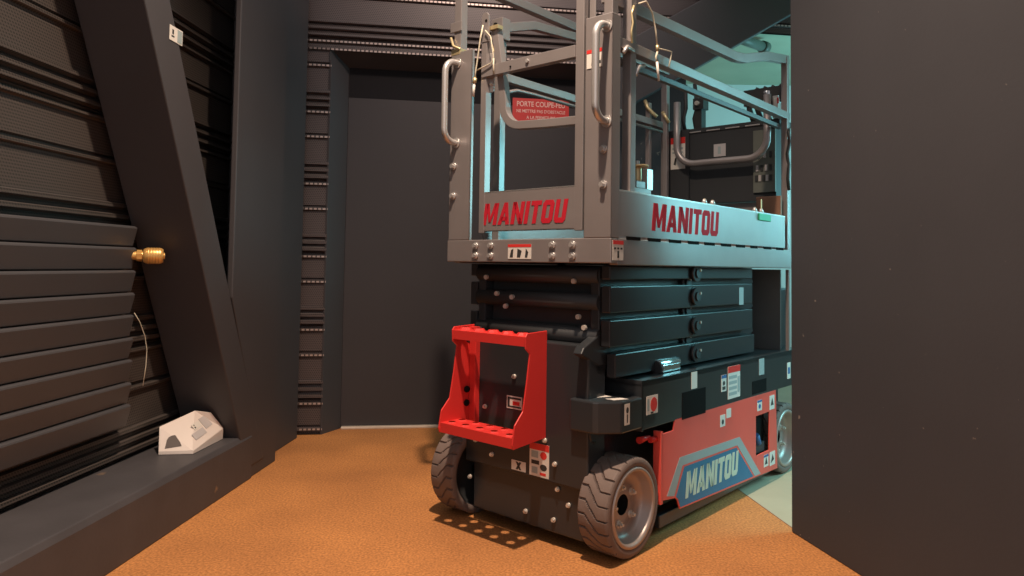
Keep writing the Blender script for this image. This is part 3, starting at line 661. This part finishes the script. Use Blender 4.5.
mb.add(vs, [(0, 4, 1), (4, 3, 1), (1, 3, 2), (0, 5, 4), (4, 7, 8, 3), (3, 8, 9, 2), (5, 6, 7, 4), (0, 1, 2, 9, 6, 5), (6, 9, 8, 7)], 'plast')
mb.build('lid', bait, bevel=.003)
e1 = (Vector(E_) - Vector(F_)).normalized(); nrm = e1.cross(Vector(A_) - Vector(F_)).normalized()
if nrm.y > 0: nrm = -nrm
e2 = nrm.cross(e1); e2 = e2 if e2.z > 0 else -e2
mb = MB(); hp = [(0, 0), (0, .030)] + [(.026 - .026 * math.cos(t) , .030 + .016 * math.sin(t)) for t in (.6, 1.1, 1.6)] + [(.052, .020), (.060, .008)]
mb.prism([(.020 + q[0], .010 + q[1] * 1.25) for q in hp], Vector(F_) + nrm * .0004, e1, e2, nrm, .0008, 'hole'); mb.build('entrance_hole', bait)
# labels on the sloping lid
u = (Vector(D_) - Vector(E_)).normalized(); n_ = u.cross(Vector(B_) - Vector(E_)).normalized(); n_ = n_ if n_.z > 0 else -n_; w_ = n_.cross(u); w_ = w_ if w_.z > 0 else -w_
c0 = Vector(E_) + n_ * .0005
sticker('label', bait, c0 + u * .090 + w_ * .060, u, w_, n_, .055, .026, marks=[(blob(.2, .35, .08, .16), 'ink'), (blob(.25, .75, .06, .12), 'ink')], base='white')
sticker('label', bait, c0 + u * .152 + w_ * .040, u, w_, n_, .052, .050, base='plast2')
sticker('label', bait, c0 + u * .055 + w_ * .026, u, w_, n_, .085, .028, base='plast2')

# brass fitting poking out beside the slatted panel
bf = bpy.data.objects.new('pipe_fitting', None); COL.objects.link(bf); bf.location = Lpt(-.640, -.200, .966); bf.rotation_euler = (0, 0, -YW + R(-8))
tag(bf, 'brass pipe fitting sticking out from the edge of the brown slatted panel', 'pipe fitting')
def bfp(t, y=0): return (.0 + t * .80, .0 + t * .60, y)
def along(mb, t0, t1, r0, k, n=16, r2=None): mb.cyl(bfp(t0), bfp(t1), r0, k, n, r2)
mb = MB(); along(mb, -.03, .028, .016, 'brass', 16); along(mb, .004, .022, .0215, 'brass', 6); mb.build('nipple', bf, bevel=.001)
mb = MB(); along(mb, .026, .036, .024, 'brass', 20, .029); along(mb, .036, .085, .0295, 'brass', 24); along(mb, .085, .093, .0295, 'brass', 24, .024)
for k in range(5): along(mb, .040 + .009 * k, .045 + .009 * k, .0305, 'brass', 24)
mb.build('knurled_cap', bf, bevel=.001)
mb = MB(); along(mb, .093, .098, .012, 'brass', 16); along(mb, .098, .099, .008, 'hole', 12); mb.build('plug', bf)

# thin wire hanging by the panel edge
mb = MB(); ctr = [(-0.6493, -0.19, 0.757), (-0.6129, -0.19, 0.7216), (-0.5776, -0.19, 0.667), (-0.5611, -0.19, 0.6132), (-0.5638, -0.19, 0.554), (-0.5784, -0.19, 0.4822)]
mb.tube([Lpt(a, b, z) for a, b, z in ctr], .0016, 'cord', 6)
tag(mb.build('loose_wire'), 'thin pale wire hanging loose from the slatted panel edge', 'wire')

# small label on the diagonal brace
o = Lpt(-.815, .0012, 1.712)
WDv = Vector((math.sin(YW), math.cos(YW), 0)); WNv = Vector((math.cos(YW), -math.sin(YW), 0))
mb = MB()
def lab(poly, k, t): mb.prism(poly, o + WNv * t, WDv, (0, 0, 1), WNv, .0008, k)
lab(rect(0, 0, .084, .052), 'white', 0); lab(rect(.05, .004, .080, .048), 'greyd', .0009)
lab(rect(.016, .024, .026, .040), 'ink', .0009); lab(rect(.012, .014, .030, .019), 'ink', .0009)
tag(mb.build('label_sticker'), 'small white paper label stuck high on the diagonal brown brace', 'label')

# fire-door notice on the door
def text(body, size, name, par, loc, k, ext=.0006, sx=1.):
    c = bpy.data.curves.new(name, 'FONT'); c.body = body; c.size = size; c.align_x = 'CENTER'; c.extrude = ext; c.offset = size * .012
    t = bpy.data.objects.new(name, c); COL.objects.link(t)
    bpy.context.view_layer.update()
    me = bpy.data.meshes.new_from_object(t.evaluated_get(bpy.context.evaluated_depsgraph_get()))
    bpy.data.objects.remove(t); o = bpy.data.objects.new(name, me); COL.objects.link(o); o.parent = par
    me.materials.clear(); me.materials.append(M[k]); o.location = loc; o.rotation_euler = (pi / 2, 0, 0); o.scale = (sx, 1, 1); return o
SW, SH = .350, .150
mb = MB(); mb.box((-SW / 2, -.003, -SH / 2), (SW / 2, 0, SH / 2), 'signred')
def BP(x, y, z): return D0 + Vector((math.cos(YB) * x - math.sin(YB) * y, math.sin(YB) * x + math.cos(YB) * y, z))
sg = mb.build('wall_sign', loc=BP(1.152, -.0005, 1.893), rotz=YB)
tag(sg, 'red fire door notice with pale lettering fixed on the dark door', 'sign')
text('PORTE COUPE-FEU', .044, 'lettering', sg, (0, -.0035, .026), 'signtxt', sx=.80)
text("NE METTRE PAS D'OBSTACLE", .027, 'lettering', sg, (0, -.0035, -.012), 'signtxt', sx=.86)
text('A LA FERMETURE', .027, 'lettering', sg, (0, -.0035, -.05), 'signtxt', sx=.86)

# two stub pipes under the next room's ceiling
def ceilpipe(p, q, r, label):
    mb = MB(); p, q = Vector(p), Vector(q); mb.cyl(p, q, r, 'pipe', 14); d = (q - p).normalized(); mb.cyl(q - d * .05, q, r * 1.25, 'pipe', 14)
    mb.cyl(p, p + Vector((0, 0, .10)), r * .5, 'pipe', 8)
    tag(mb.build('ceiling_pipe'), label, 'pipe')
ceilpipe((1.55, 4.93, 2.56), (1.88, 5.17, 2.55), .035, 'longer dark stub pipe under the greenish ceiling beyond the beam')
ceilpipe((1.63, 4.68, 2.57), (1.781, 4.733, 2.56), .03, 'shorter dark stub pipe close to the raking beam edge')

# ------------------------------------------------------------------ light
def light(kind, name, loc, target, energy, color, **k):
    l = bpy.data.lights.new(name, kind); l.energy = energy; l.color = color
    for a, b in k.items(): setattr(l, a, b)
    o = bpy.data.objects.new(name, l); COL.objects.link(o); o.location = loc
    o.rotation_euler = (Vector(target) - Vector(loc)).to_track_quat('-Z', 'Y').to_euler(); return o
light('SPOT', 'warm_ceiling_spot', (-.05, 1.62, 3.5), (-.1, 1.95, 0), 610, (1., .76, .58), spot_size=R(112), spot_blend=1., shadow_soft_size=.04)
light('SPOT', 'warm_wall_spot', (.35, 2.3, 3.5), (.0, 4.1, 2.75), 150, (1., .74, .62), spot_size=R(75), spot_blend=1., shadow_soft_size=.1)
light('SPOT', 'teal_room_spot', (3.3, 3.15, 1.75), (1.3, 2.95, .55), 255, (.30, .90, 1.), spot_size=R(82), spot_blend=1., shadow_soft_size=.6)
light('AREA', 'teal_far_lamp', (3.3, 4.5, 1.3), (2.3, 5.6, 2.6), 40, (.30, .90, 1.), size=.8)
w = bpy.data.worlds.new('room_light'); S.world = w; w.use_nodes = True
w.node_tree.nodes['Background'].inputs[0].default_value = (.53, .51, .52, 1); w.node_tree.nodes['Background'].inputs[1].default_value = 1.15

# ------------------------------------------------------------------ camera
F = 724.
cam = bpy.data.cameras.new('camera'); co = bpy.data.objects.new('camera', cam); COL.objects.link(co)
cam.sensor_width = 36; cam.lens = F / 1024 * 36; cam.shift_x = (512 - 503.3) / 1024; cam.shift_y = (232.7 - 288) / 1024
cam.clip_start = .02
co.matrix_world = Matrix.Translation((0, 0, CAMH)) @ Matrix.Rotation(R(90 + 2.59), 4, 'X') @ Matrix.Rotation(R(.87), 4, 'Z')
S.camera = co
vs_ = S.view_settings
S.display_settings.display_device = 'sRGB'
vs_.view_transform = 'Standard'; vs_.look = 'None'; vs_.gamma = 1; vs_.use_curve_mapping = False; vs_.exposure = 0
